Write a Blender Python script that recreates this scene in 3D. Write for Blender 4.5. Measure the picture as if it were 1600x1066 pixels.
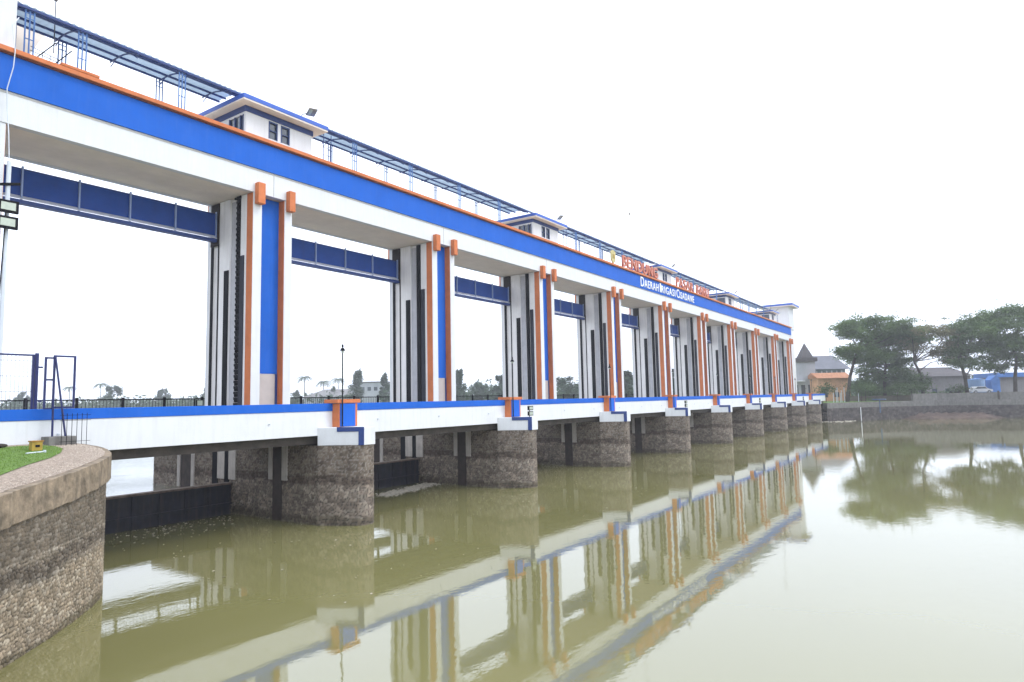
import bpy, bmesh, math, random
import numpy as np
from mathutils import Vector, Matrix
random.seed(7); rng=np.random.default_rng(5)
for o in list(bpy.data.objects): bpy.data.objects.remove(o)
scene=bpy.context.scene
COL=scene.collection
# ---------------- camera ----------------
CP=Vector((-6.7607,-26.8766,5.0788)); YAW,PIT,ROL,FPX=0.9664,0.09,-0.0209,1027.2
_F=Vector((math.sin(YAW),math.cos(YAW),0)); _R=Vector((math.cos(YAW),-math.sin(YAW),0)); _U=Vector((0,0,1))
F2=_F*math.cos(PIT)+_U*math.sin(PIT); U2=_U*math.cos(PIT)-_F*math.sin(PIT)
R3=_R*math.cos(ROL)+U2*math.sin(ROL); U3=U2*math.cos(ROL)-_R*math.sin(ROL)
cam=bpy.data.cameras.new('camera'); camo=bpy.data.objects.new('camera',cam); COL.objects.link(camo)
M=Matrix((R3,U3,-F2)).transposed().to_4x4(); M.translation=CP; camo.matrix_world=M
cam.sensor_width=36; cam.lens=FPX/1600*36; cam.clip_end=5000; cam.clip_start=.1
scene.camera=camo
# ---------------- world, sun, exposure ----------------
SUN_EL,SUN_AZ=math.radians(52),math.radians(150)   # azimuth clockwise from +Y
w=bpy.data.worlds.new('World'); scene.world=w; w.use_nodes=True
nt=w.node_tree; bg=nt.nodes['Background']
sky=nt.nodes.new('ShaderNodeTexSky'); sky.sky_type='NISHITA'; sky.sun_disc=False
sky.sun_elevation=SUN_EL; sky.sun_rotation=SUN_AZ; sky.dust_density=6; sky.air_density=1.3; sky.ozone_density=1
hs=nt.nodes.new('ShaderNodeHueSaturation'); hs.inputs['Saturation'].default_value=.12
mxw=nt.nodes.new('ShaderNodeMixRGB'); mxw.inputs[0].default_value=.8; mxw.inputs[2].default_value=(7.5,8.25,9.7,1)
nt.links.new(sky.outputs[0],hs.inputs['Color']); nt.links.new(hs.outputs[0],mxw.inputs[1]); nt.links.new(mxw.outputs[0],bg.inputs[0])
bg.inputs[1].default_value=.15
sl=bpy.data.lights.new('sun','SUN'); sl.energy=.6; sl.angle=math.radians(16); sl.color=(1,.96,.9)
so=bpy.data.objects.new('sun',sl); COL.objects.link(so)
sd=Vector((math.sin(SUN_AZ)*math.cos(SUN_EL),math.cos(SUN_AZ)*math.cos(SUN_EL),math.sin(SUN_EL)))
so.rotation_euler=sd.to_track_quat('Z','Y').to_euler(); so.location=(0,-30,60)
scene.view_settings.view_transform='Standard'; scene.view_settings.look='None'
scene.view_settings.gamma=1; scene.view_settings.exposure=.82
# ---------------- helpers ----------------
def P(px,py,depth):
    t=F2+R3*((px-800)/FPX)-U3*((py-533)/FPX); return CP+t*depth
class MB:
    def __init__(s): s.v=[]; s.f=[]
    def add(s,vs,fs):
        n=len(s.v); s.v+= [tuple(v) for v in vs]; s.f+=[tuple(i+n for i in f) for f in fs]; return s
    def box(s,x0,x1,y0,y1,z0,z1):
        return s.add([(x0,y0,z0),(x1,y0,z0),(x1,y1,z0),(x0,y1,z0),(x0,y0,z1),(x1,y0,z1),(x1,y1,z1),(x0,y1,z1)],
            [(0,3,2,1),(4,5,6,7),(0,1,5,4),(1,2,6,5),(2,3,7,6),(3,0,4,7)])
    def prism(s,poly,z0,z1):
        n=len(poly)
        return s.add([(x,y,z0) for x,y in poly]+[(x,y,z1) for x,y in poly],
            [tuple(range(n-1,-1,-1)),tuple(range(n,2*n))]+[(i,(i+1)%n,n+(i+1)%n,n+i) for i in range(n)])
    def tube(s,pts,r,n=6,r2=None):
        pts=[Vector(p) for p in pts]; m=len(pts); rr=[r+(((r2 if r2 is not None else r)-r)*i/max(1,m-1)) for i in range(m)]
        vs=[]
        for i,p in enumerate(pts):
            d=(pts[min(i+1,m-1)]-pts[max(i-1,0)]).normalized()
            a=d.orthogonal().normalized() if abs(d.z)<.99 else Vector((1,0,0)); 
            a=(a-d*a.dot(d)).normalized(); b=d.cross(a)
            if i==0: ref=a
            else:
                a=(ref-d*ref.dot(d)).normalized(); b=d.cross(a); ref=a
            for k in range(n):
                t=2*math.pi*k/n; vs.append(p+(a*math.cos(t)+b*math.sin(t))*rr[i])
        fs=[(i*n+k,i*n+(k+1)%n,(i+1)*n+(k+1)%n,(i+1)*n+k) for i in range(m-1) for k in range(n)]
        fs+=[tuple(range(n-1,-1,-1)),tuple(range((m-1)*n,m*n))]
        return s.add(vs,fs)
    def blob(s,c,r,seg=8,rings=5):
        vs=[];fs=[]
        for i in range(rings+1):
            ph=math.pi*i/rings
            for k in range(seg):
                t=2*math.pi*k/seg; vs.append((c[0]+r[0]*math.sin(ph)*math.cos(t),c[1]+r[1]*math.sin(ph)*math.sin(t),c[2]+r[2]*math.cos(ph)))
        for i in range(rings):
            for k in range(seg): fs.append((i*seg+k,(i+1)*seg+k,(i+1)*seg+(k+1)%seg,i*seg+(k+1)%seg))
        return s.add(vs,fs)
    def build(s,name,mat,parent=None,bevel=0,smooth=False):
        me=bpy.data.meshes.new(name); me.from_pydata(s.v,[],s.f); me.update()
        if not smooth:
            b=bmesh.new(); b.from_mesh(me); bmesh.ops.recalc_face_normals(b,faces=b.faces); b.to_mesh(me); b.free()
        else:
            me.polygons.foreach_set('use_smooth',[True]*len(me.polygons))
        me.materials.append(mat); o=bpy.data.objects.new(name,me); COL.objects.link(o); o.parent=parent
        if bevel:
            m=o.modifiers.new('bevel','BEVEL'); m.width=bevel; m.segments=2; m.limit_method='ANGLE'
        return o
def each(name,m,parent,boxes,bevel=0):
    return [MB().box(*b).build(name,m,parent,bevel=bevel) for b in boxes]
def tag(o,label=None,cat=None,group=None,kind=None):
    if label: o['label']=label
    if cat: o['category']=cat
    if group: o['group']=group
    if kind: o['kind']=kind
    return o
def thing(name,label,cat,loc=(0,0,0),group=None):
    o=bpy.data.objects.new(name,None); COL.objects.link(o); o.location=loc; return tag(o,label,cat,group)
def dup(r,loc,label,off=None):
    c=r.copy(); COL.objects.link(c); c.location=loc; c['label']=label
    for ch in list(r.children):
        d=ch.copy(); COL.objects.link(d); d.parent=c
        for g in list(ch.children):
            e=g.copy(); COL.objects.link(e); e.parent=d
    return c
ORD=['zeroth','first','second','third','fourth','fifth','sixth','seventh','eighth','ninth','tenth','eleventh','twelfth']
# ---------------- materials ----------------
def mat(name,col,rough=.6,var=.12,scale=3,metal=0,bump=0,bscale=40,streak=0,spec=.4,col2=None,tr=0,attr=None,dirt=None):
    m=bpy.data.materials.new(name); m.use_nodes=True; n=m.node_tree; b=n.nodes['Principled BSDF']
    b.inputs['Roughness'].default_value=rough; b.inputs['Metallic'].default_value=metal
    b.inputs['Specular IOR Level'].default_value=spec
    tc=n.nodes.new('ShaderNodeTexCoord'); geo=n.nodes.new('ShaderNodeNewGeometry')
    nz=n.nodes.new('ShaderNodeTexNoise'); nz.inputs['Scale'].default_value=scale; nz.inputs['Detail'].default_value=6; nz.inputs['Roughness'].default_value=.65
    n.links.new(geo.outputs['Position'],nz.inputs['Vector'])
    rp=n.nodes.new('ShaderNodeValToRGB'); rp.color_ramp.elements[0].position=.3; rp.color_ramp.elements[1].position=.7
    c2=col2 or tuple(c*(1-var*2) for c in col)
    rp.color_ramp.elements[0].color=(*c2,1); rp.color_ramp.elements[1].color=(*[min(1,c*(1+var*.4)) for c in col],1)
    n.links.new(nz.outputs[0],rp.inputs[0]); out=rp.outputs[0]
    if attr:
        at=n.nodes.new('ShaderNodeAttribute'); at.attribute_name=attr
        mx=n.nodes.new('ShaderNodeMixRGB'); mx.blend_type='MULTIPLY'; mx.inputs[0].default_value=1
        n.links.new(out,mx.inputs[1]); n.links.new(at.outputs['Color'],mx.inputs[2]); out=mx.outputs[0]
    if streak:
        mp=n.nodes.new('ShaderNodeMapping'); mp.inputs['Scale'].default_value=(2.2,2.2,.18)
        n.links.new(geo.outputs['Position'],mp.inputs[0])
        n2=n.nodes.new('ShaderNodeTexNoise'); n2.inputs['Scale'].default_value=2.5; n2.inputs['Detail'].default_value=7; n2.inputs['Roughness'].default_value=.7
        n.links.new(mp.outputs[0],n2.inputs['Vector'])
        r2=n.nodes.new('ShaderNodeValToRGB'); r2.color_ramp.elements[0].position=.47; r2.color_ramp.elements[0].color=(0,0,0,1); r2.color_ramp.elements[1].position=.75; r2.color_ramp.elements[1].color=(streak,)*3+(1,)
        n.links.new(n2.outputs[0],r2.inputs[0])
        mx=n.nodes.new('ShaderNodeMixRGB'); n.links.new(r2.outputs[0],mx.inputs[0]); n.links.new(out,mx.inputs[1])
        d=dirt or (.12,.1,.08); mx.inputs[2].default_value=(*d,1); out=mx.outputs[0]
    n.links.new(out,b.inputs['Base Color'])
    if bump:
        n3=n.nodes.new('ShaderNodeTexNoise'); n3.inputs['Scale'].default_value=bscale; n3.inputs['Detail'].default_value=5
        n.links.new(geo.outputs['Position'],n3.inputs['Vector'])
        bp=n.nodes.new('ShaderNodeBump'); bp.inputs['Strength'].default_value=bump; bp.inputs['Distance'].default_value=.02
        n.links.new(n3.outputs[0],bp.inputs['Height']); n.links.new(bp.outputs[0],b.inputs['Normal'])
    if tr:
        b.inputs['Transmission Weight'].default_value=0
        t=n.nodes.new('ShaderNodeBsdfTranslucent'); ms=n.nodes.new('ShaderNodeMixShader'); ms.inputs[0].default_value=tr
        n.links.new(out,t.inputs[0]); n.links.new(b.outputs[0],ms.inputs[1]); n.links.new(t.outputs[0],ms.inputs[2])
        n.links.new(ms.outputs[0],n.nodes['Material Output'].inputs[0])
    return m
WHITE=mat('white_paint',(.68,.69,.70),.75,.03,1.3,spec=.2,bump=.25,bscale=25,streak=.22,dirt=(.42,.4,.36))
WHITE2=mat('white_column_paint',(.82,.80,.79),.75,.04,1.1,spec=.2,bump=.3,bscale=20,streak=.3,dirt=(.36,.33,.3))
BLUE=mat('blue_paint',(.013,.115,.52),.7,.06,.8,spec=.12,bump=.15,bscale=30,streak=.12,dirt=(.12,.2,.5))
NAVY=mat('navy_paint',(.014,.06,.28),.6,.1,1.5,spec=.2,streak=.2,dirt=(.03,.04,.1))
DBLUE=mat('dark_blue_trim',(.02,.05,.2),.5,.1,2)
ORANGE=mat('orange_paint',(.60,.19,.075),.75,.1,2,spec=.15,bump=.3,bscale=30,streak=.2,dirt=(.3,.14,.1))
SOFFIT=mat('soffit_plaster',(.82,.73,.64),.8,.05,1.2,bump=.3,bscale=15)
DARK=mat('dark_steel',(.010,.010,.014),.8,.2,4,spec=.12)
GREYST=mat('grey_steel',(.1,.1,.115),.55,.1,4)
RUST=mat('rusty_gate_steel',(.018,.018,.032),.6,.3,2.5,streak=.45,dirt=(.09,.06,.045),bump=.3)
RUSTEDGE=mat('rusty_edge',(.16,.12,.095),.8,.3,5)
CONC=mat('weathered_concrete',(.31,.24,.165),.9,.35,3.5,bump=1,bscale=18,streak=.8,dirt=(.1,.085,.06))
CONCD=mat('dark_concrete',(.07,.058,.048),.9,.25,2,bump=.5,bscale=12)
CONCG=mat('grey_concrete',(.2,.19,.175),.9,.2,2,bump=.6,bscale=12,streak=.6,dirt=(.06,.055,.045))
STONE=mat('cobble_masonry',(1,1,1),.85,.18,1.5,attr='stone',bump=.5,bscale=45,streak=.35,dirt=(.06,.05,.035),spec=.3)
GRAVEL=mat('pale_gravel',(.40,.32,.25),.95,.3,14,bump=1,bscale=30,col2=(.2,.155,.12))
GRASS=mat('grass',(.13,.22,.035),.9,.3,6,bump=1,bscale=80,col2=(.09,.15,.03))
EARTH=mat('earth',(.12,.1,.07),.95,.3,.2,bump=.5,bscale=3)
MUD=mat('red_mud',(.13,.09,.07),.9,.3,.5,bump=.8,bscale=3,col2=(.05,.035,.03))
GLASS=mat('window_glass',(.06,.075,.1),.08,.3,1.5,spec=.8)
FRAME=mat('window_frame',(.02,.045,.15),.5,.1,2)
CANOPY=mat('corrugated_sheet',(.36,.46,.56),.5,.1,1.2,tr=.45,spec=.4)
STEELB=mat('light_blue_steel',(.07,.17,.42),.5,.1,3)
PIPE=mat('white_pipe',(.6,.64,.68),.4,.05,3)
LENS=mat('lamp_lens',(.45,.5,.4),.2,.1,6,spec=.8)
PANEL=mat('solar_panel',(.3,.28,.26),.25,.2,8,spec=.8)
CREST=mat('pale_crest_yellow',(.6,.52,.22),.6,.2,6)
YEL=mat('yellow_paint',(.42,.28,.04),.6,.2,6)
RED=mat('red_letter',(.55,.17,.1),.5,.05,3)
LETW=mat('white_letter',(.85,.86,.88),.4,.02,3)
BARK=mat('bark',(.07,.055,.045),.95,.3,3,bump=.8,bscale=8)
def leafmat(name,a,b): 
    return mat(name,a,.6,.2,.35,col2=b,tr=.3,spec=.2)
LEAF1=leafmat('leaf_dark',(.14,.215,.065),(.038,.075,.026))
LEAF2=leafmat('leaf_mid',(.11,.17,.06),(.05,.085,.03))
LEAF3=leafmat('leaf_brown',(.26,.23,.11),(.12,.13,.06))
LEAF4=leafmat('leaf_far',(.05,.09,.04),(.025,.055,.025))
# water
def water(name,base,b1,b2,rough=.03):
    m=bpy.data.materials.new(name); m.use_nodes=True; n=m.node_tree; b=n.nodes['Principled BSDF']
    b.inputs['Base Color'].default_value=(*base,1); b.inputs['Roughness'].default_value=rough; b.inputs['IOR'].default_value=1.98
    geo=n.nodes.new('ShaderNodeNewGeometry')
    big=n.nodes.new('ShaderNodeTexNoise'); big.inputs['Scale'].default_value=.05; big.inputs['Detail'].default_value=3
    n.links.new(geo.outputs['Position'],big.inputs['Vector'])
    rp=n.nodes.new('ShaderNodeValToRGB'); rp.color_ramp.elements[0].position=.35; rp.color_ramp.elements[1].position=.7
    rp.color_ramp.elements[0].color=(*[c*.88 for c in base],1); rp.color_ramp.elements[1].color=(*[c*1.1 for c in base],1)
    n.links.new(big.outputs[0],rp.inputs[0]); n.links.new(rp.outputs[0],b.inputs['Base Color'])
    mp=n.nodes.new('ShaderNodeMapping'); mp.inputs['Rotation'].default_value=(0,0,.6); mp.inputs['Scale'].default_value=(1,1.9,1)
    n.links.new(geo.outputs['Position'],mp.inputs[0])
    n1=n.nodes.new('ShaderNodeTexNoise'); n1.inputs['Scale'].default_value=2.6; n1.inputs['Detail'].default_value=4; n1.inputs['Roughness'].default_value=.55
    n2=n.nodes.new('ShaderNodeTexNoise'); n2.inputs['Scale'].default_value=.35; n2.inputs['Detail'].default_value=3
    n.links.new(mp.outputs[0],n1.inputs['Vector']); n.links.new(mp.outputs[0],n2.inputs['Vector'])
    # ripples are stronger in patches
    n4=n.nodes.new('ShaderNodeTexNoise'); n4.inputs['Scale'].default_value=.09; n.links.new(geo.outputs['Position'],n4.inputs['Vector'])
    r4=n.nodes.new('ShaderNodeMapRange'); r4.inputs['From Min'].default_value=.4; r4.inputs['From Max'].default_value=.65; r4.inputs['To Min'].default_value=.35; r4.inputs['To Max'].default_value=1
    n.links.new(n4.outputs[0],r4.inputs[0])
    ml=n.nodes.new('ShaderNodeMath'); ml.operation='MULTIPLY'; n.links.new(n1.outputs[0],ml.inputs[0]); n.links.new(r4.outputs[0],ml.inputs[1])
    p1=n.nodes.new('ShaderNodeBump'); p1.inputs['Strength'].default_value=1; p1.inputs['Distance'].default_value=b1
    p2=n.nodes.new('ShaderNodeBump'); p2.inputs['Strength'].default_value=1; p2.inputs['Distance'].default_value=b2
    n.links.new(ml.outputs[0],p1.inputs['Height']); n.links.new(n2.outputs[0],p2.inputs['Height'])
    n.links.new(p2.outputs[0],p1.inputs['Normal']); n.links.new(p1.outputs[0],b.inputs['Normal'])
    return m
WATER=water('murky_water',(.178,.166,.066),.0025,.0035,.008)
WATER_UP=water('upstream_water',(.2,.2,.16),.03,.03,.03)
WL=.2
# ---------------- stone walls with real cobble relief ----------------
def cobble(path,z0,z1,name,parent,res,cw,ch,depth,closed=False,seed=1,tones=((.30,.235,.165),(.17,.13,.095),(.36,.31,.25),(.22,.19,.16)),band=None,mortar=(.055,.045,.035),mortar_hi=None,split=2.1):
    pts=[Vector((x,y)) for x,y in path]
    if closed: pts.append(pts[0])
    L=[0]
    for a,b in zip(pts,pts[1:]): L.append(L[-1]+(b-a).length)
    T=L[-1]; n=max(2,int(T/res)); m=max(2,int((z1-z0)/res))
    us=np.linspace(0,T,n+1); zs=np.linspace(z0,z1,m+1)
    PX=np.interp(us,L,[p.x for p in pts]); PY=np.interp(us,L,[p.y for p in pts])
    # smooth normals
    e=max(res,.12)
    XA=np.interp(us-e,L,[p.x for p in pts]);XB=np.interp(us+e,L,[p.x for p in pts])
    YA=np.interp(us-e,L,[p.y for p in pts]);YB=np.interp(us+e,L,[p.y for p in pts])
    tx,ty=XB-XA,YB-YA; ln=np.hypot(tx,ty)+1e-9; NX,NY=ty/ln,-tx/ln
    U,Z=np.meshgrid(us,zs)
    def h(i,j,k): 
        v=np.sin(i*127.1+j*311.7+k*74.7+seed*13.3)*43758.5453; return v-np.floor(v)
    gi=np.floor(U/cw); gj=np.floor(Z/ch); f1=np.full(U.shape,9.); f2=np.full(U.shape,9.); idv=np.zeros(U.shape); 
    for di in (-1,0,1):
        for dj in (-1,0,1):
            I=gi+di;J=gj+dj
            cx=(I+.5+(h(I,J,1)-.5)*.85+.5*(np.mod(J,2)))*cw; cy=(J+.5+(h(I,J,2)-.5)*.7)*ch
            d=np.hypot((U-cx)/cw,(Z-cy)/ch); new=d<f1
            f2=np.where(new,f1,np.minimum(f2,d)); idv=np.where(new,h(I,J,3),idv); f1=np.where(new,d,f1)
    edge=np.clip((f2-f1)/.35,0,1); relief=np.sqrt(edge)*depth
    X=PX[None,:]+NX[None,:]*relief; Y=PY[None,:]+NY[None,:]*relief
    co=np.stack([X,Y,Z],-1).reshape(-1,3)
    N=n+1; idx=np.arange((m+1)*N).reshape(m+1,N)
    fc=np.stack([idx[:-1,:-1],idx[:-1,1:],idx[1:,1:],idx[1:,:-1]],-1).reshape(-1,4)
    me=bpy.data.meshes.new(name); me.from_pydata(co.tolist(),[],fc.tolist()); me.update()
    me.polygons.foreach_set('use_smooth',[True]*len(me.polygons))
    tn=np.array(tones); k=(idv*len(tn)).astype(int)%len(tn); c=tn[k]*(.75+.5*np.mod(idv*17,1))[...,None]
    mort=np.array(mortar)*np.ones(c.shape)
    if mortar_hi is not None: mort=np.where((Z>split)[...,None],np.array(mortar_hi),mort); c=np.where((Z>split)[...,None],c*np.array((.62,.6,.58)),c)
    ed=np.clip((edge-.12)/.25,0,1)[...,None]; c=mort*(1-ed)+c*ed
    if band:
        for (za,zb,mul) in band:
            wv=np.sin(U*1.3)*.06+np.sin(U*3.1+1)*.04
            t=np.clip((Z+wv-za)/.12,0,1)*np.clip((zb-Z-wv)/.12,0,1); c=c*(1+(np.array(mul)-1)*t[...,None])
    ca=me.color_attributes.new('stone','FLOAT_COLOR','POINT')
    ca.data.foreach_set('color',np.concatenate([c,np.ones(c.shape[:-1]+(1,))],-1).reshape(-1))
    me.materials.append(STONE); o=bpy.data.objects.new(name,me); COL.objects.link(o); o.parent=parent
    return o
# ---------------- setting: ground, water ----------------
def sheet(name,pts,m,z=None,parent=None):
    vs=[(p[0],p[1],p[2] if len(p)>2 else z) for p in pts]
    o=MB().add(vs,[tuple(range(len(vs)))]).build(name,m,parent); return o
tag(sheet('ground',[(-500,-500),(900,-500),(900,900),(-500,900)],EARTH,-1.2),kind='structure')
tag(sheet('water',[(-60,-200),(160,-200),(160,1.25),(-60,1.25)],WATER,WL),kind='structure')
tag(sheet('upstream_water',[(-300,1.3),(500,1.3),(500,330),(-300,330)],WATER_UP,1.15),kind='structure')
# far upstream bank
fb=MB().add([(-400,170,1.0),(200,205,1.0),(600,240,1.0),(600,245,3),(200,210,3),(-400,175,3),(-400,880,6),(880,880,6)],[(0,1,4,5),(1,2,3,4),(5,4,3,7,6)])
tag(fb.build('far_bank',GRASS),kind='structure')
# ---------------- left bank ----------------
nosep=[(-9.5,-20.2),(-5,-15.0),(-1.72,-11.42),(-.47,-10.28),(.38,-9.4),(1.07,-8.6),(1.52,-8.0),(1.82,-7.4),(2.0,-6.8),(2.05,-6.2),(2.0,-5.6),(1.8,-4.95),(1.5,-4.5),(1.1,-4.2),(1.1,7)]
def zg(y): return 4.0+.09*(min(y,-4.7)+6.3)
def offs(path,d):
    r=[]
    for i,p in enumerate(path):
        a=Vector(path[max(0,i-1)]);b=Vector(path[min(len(path)-1,i+1)]);t=(b-a).normalized();r.append((p[0]+t.y*d,p[1]-t.x*d))
    return r
lb=thing('masonry_wall','curved river stone masonry wall with broad concrete coping round the grassy near bank','retaining wall')
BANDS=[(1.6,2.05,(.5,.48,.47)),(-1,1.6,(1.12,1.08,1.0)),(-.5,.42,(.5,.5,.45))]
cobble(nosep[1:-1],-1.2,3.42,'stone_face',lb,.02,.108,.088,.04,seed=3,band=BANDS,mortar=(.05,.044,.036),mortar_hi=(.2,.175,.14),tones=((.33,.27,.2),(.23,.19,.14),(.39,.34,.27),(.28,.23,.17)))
MB().prism([(1.05,-4.3),(1.05,7),(.8,7),(.8,-4.3)],-1,3.5).build('inner_face',CONCD,lb)
def ring(mb,outer,inner,z0,z1):
    n=len(outer); g=lambda z,y: z(y) if callable(z) else z
    vs=[(x,y,g(z0,y)) for x,y in outer]+[(x,y,g(z1,y)) for x,y in outer]+[(x,y,g(z1,y)) for x,y in inner]+[(x,y,g(z0,y)) for x,y in inner]
    fs=[]
    for i in range(n-1):
        for a,b in ((0,1),(1,2),(2,3),(3,0)): fs.append((a*n+i,a*n+i+1,b*n+i+1,b*n+i))
    mb.add(vs,fs); return mb
def dense(path,st,jit):
    r=[];
    for a,b in zip(path,path[1:]):
        n=max(1,int(math.hypot(b[0]-a[0],b[1]-a[1])/st))
        for k in range(n): f=k/n; r.append((a[0]+(b[0]-a[0])*f+random.gauss(0,jit),a[1]+(b[1]-a[1])*f+random.gauss(0,jit)))
    r.append(path[-1]); return r
_o=dense(offs(nosep[:-3],.13),.16,.014); _i=[(p[0]-.4*(_o[min(i+1,len(_o)-1)][1]-_o[max(i-1,0)][1])/.32,p[1]+.4*(_o[min(i+1,len(_o)-1)][0]-_o[max(i-1,0)][0])/.32) for i,p in enumerate(_o)]
_j=[random.uniform(-.012,.012) for _ in _o]
ring(MB(),_o,_i,lambda y:zg(y)-.66,lambda y:zg(y)-.01).build('coping',CONC,lb,bevel=.012)
gi=offs(nosep,-.02)
gm=[(x,y,zg(y)-.004) for x,y in gi if y<-4.9]+[(1.2,-4.9,zg(-4.9)),(-40,-4.9,zg(-4.9)),(-40,-20.2,zg(-20.2))]
tag(sheet('gravel_margin',gm,GRAVEL),kind='structure')
lawn=[(-40,-19.5),(-6.2,-16.0),(-3.2,-12.2),(-1.3,-9.7),(-.46,-8.62),(.4,-7.7),(.89,-6.99),(1.2,-6.3),(1.25,-5.7),(1.0,-5.25),(-40,-5.2)]
tag(sheet('lawn',[(x,y,zg(y)+.012) for x,y in lawn],GRASS),kind='structure')
tag(MB().prism([(-40,-4.86),(1.05,-4.86),(1.05,7),(-40,7)],-1,3.79).build('left_bank_ground',EARTH),kind='structure')
pb=MB()
for _ in range(5200):
    k=random.randrange(1,len(nosep)-4); f=random.random(); d=-.02-abs(random.gauss(0,.45))
    A_=offs(nosep,d); x=A_[k][0]*(1-f)+A_[k+1][0]*f; y=A_[k][1]*(1-f)+A_[k+1][1]*f
    if y<-12.5 or y>-4.9: continue
    r_=random.uniform(.008,.026); z_=zg(y)+.002; a=random.uniform(0,6.3); q=[(x+math.cos(a+t)*r_*random.uniform(.7,1.2),y+math.sin(a+t)*r_*random.uniform(.7,1.2),z_) for t in (0,1.57,3.14,4.71)]
    pb.add(q+[(x,y,z_+r_*.7)],[(0,1,4),(1,2,4),(2,3,4),(3,0,4)])
tag(pb.build('pebbles',mat('pebble',(.5,.42,.34),.9,.5,25,col2=(.14,.11,.09))),'loose pebbles and crumbs scattered on the gravel margin beside the lawn','pebbles',kind='stuff')
# grass blades (stuff)
gb=MB()
from mathutils.geometry import intersect_point_tri_2d
def inpoly(x,y,poly):
    c=False;j=len(poly)-1
    for i in range(len(poly)):
        xi,yi=poly[i];xj,yj=poly[j]
        if (yi>y)!=(yj>y) and x<(xj-xi)*(y-yi)/(yj-yi)+xi: c=not c
        j=i
    return c
for _ in range(34000):
    x=random.uniform(-7,1.25);y=random.uniform(-16.4,-5.2)
    if not inpoly(x,y,lawn): continue
    a=random.uniform(0,6.28);hh=random.uniform(.02,.055);w_=.006;dx,dy=math.cos(a)*w_,math.sin(a)*w_;l=random.uniform(-.02,.02)
    z_=zg(y)+.012; gb.add([(x-dx,y-dy,z_),(x+dx,y+dy,z_),(x+l,y+l,z_+hh)],[(0,1,2)])
tag(gb.build('grass_blades',leafmat('blade',(.16,.26,.04),(.10,.17,.03)),smooth=True),'short bright green grass growing on the near bank lawn','grass',kind='stuff')
# ---------------- stone piers ----------------
PIERX=[12.5*i-.28 for i in range(1,10)]
pp=[(-1.22,8),(-1.22,-4.9),(-1.0,-5.35),(-.42,-6.35),(-.2,-6.52),(.2,-6.52),(.42,-6.35),(1.0,-5.35),(1.22,-4.9),(1.22,8),(.9,8.7),(0,9),(-.9,8.7)]
pier=thing('stone_pier','','pier',(PIERX[0],0,0),'stone piers carrying the road deck')
PB=[(1.75,2.2,(.5,.47,.46)),(.95,1.1,(.75,.72,.7)),(-.5,.6,(.6,.6,.55))]
cobble([(x,y) for x,y in pp],-1,3.4,'stone_shaft',pier,.045,.165,.14,.035,closed=True,seed=9,band=PB,mortar=(.07,.06,.052),mortar_hi=(.3,.265,.23),tones=((.29,.235,.185),(.2,.16,.125),(.33,.28,.225),(.25,.2,.16)))
MB().prism([(x*.985,y*.995) for x,y in pp],-1,3.37).build('pier_core',CONCD,pier)
capp=[(-1.26,-4.885),(-.3,-6.6),(.3,-6.6),(1.26,-4.885)]
MB().prism(capp,3.4,4.12).build('pier_cap',WHITE,pier,bevel=.015)
a_=Vector((-1.26,-4.885));b_=Vector((-.3,-6.6));d_=(b_-a_).normalized();n_=Vector((d_.y,-d_.x))
trm=MB()
def tseg(t0,t1,z0,z1):
    p=a_+(b_-a_)*t0;q=a_+(b_-a_)*t1; trm.prism([tuple(p),tuple(q),tuple(q+n_*.03),tuple(p+n_*.03)],z0,z1)
if n_.x>0: n_=-n_
tseg(.42,.995,3.95,4.135); tseg(.88,.995,3.4,3.95)
trm.build('blue_trim',DBLUE,pier)
# slots and lining strips on the sides
LIN=mat('slot_lining_concrete',(.46,.42,.38),.8,.15,2,streak=.4,dirt=(.12,.1,.08)); IRON=mat('slot_iron',(.05,.035,.03),.8,.3,3)
for (y0,y1,z0) in ((-1.95,-1.7,1.9),(-2.95,-2.62,1.9),(.75,1.3,1.75),(1.62,2.2,1.75),(4.2,4.45,1.2),(5.45,5.7,1.2)): each('slot_lining',LIN,pier,[(-1.31,-1.2,y0,y1,z0,3.385)])
for (y0,y1) in ((-2.6,-1.97),(4.5,5.4)): each('stoplog_slot',IRON,pier,[(-1.28,-1.2,y0,y1,-.9,3.38)])
for (y0,y1) in ((1.32,1.6),(2.22,2.6)): each('slot_rail',DARK,pier,[(-1.32,-1.2,y0,y1,-.9,3.39)])
def plabel(i): return 'rounded river stone bridge pier with white cap, '+ORD[i]+' counting from the grassy bank'
pier['label']=plabel(1)
piers=[pier]+[dup(pier,(x,0,0),plabel(i+2)) for i,x in enumerate(PIERX[1:])]
# ---------------- deck pedestals with orange edges ----------------
ped=thing('deck_pedestal','','pedestal',(PIERX[0],0,0),'orange edged pedestals on the pier caps')
MB().box(-.5,.5,-5.3,-4.86,4.125,5.1).build('orange_block',ORANGE,ped,bevel=.01)
MB().box(-.45,.36,-5.33,-5.29,4.14,5.09).build('blue_panel',BLUE,ped)
MB().box(-.62,.62,-5.36,-4.5,5.115,5.27).build('top_slab',ORANGE,ped,bevel=.015)
def pdl(i): return 'orange pedestal with blue front panel standing on the '+ORD[i]+' stone pier cap'
ped['label']=pdl(1)
for i,x in enumerate(PIERX[1:]): dup(ped,(x,0,0),pdl(i+2))
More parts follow.
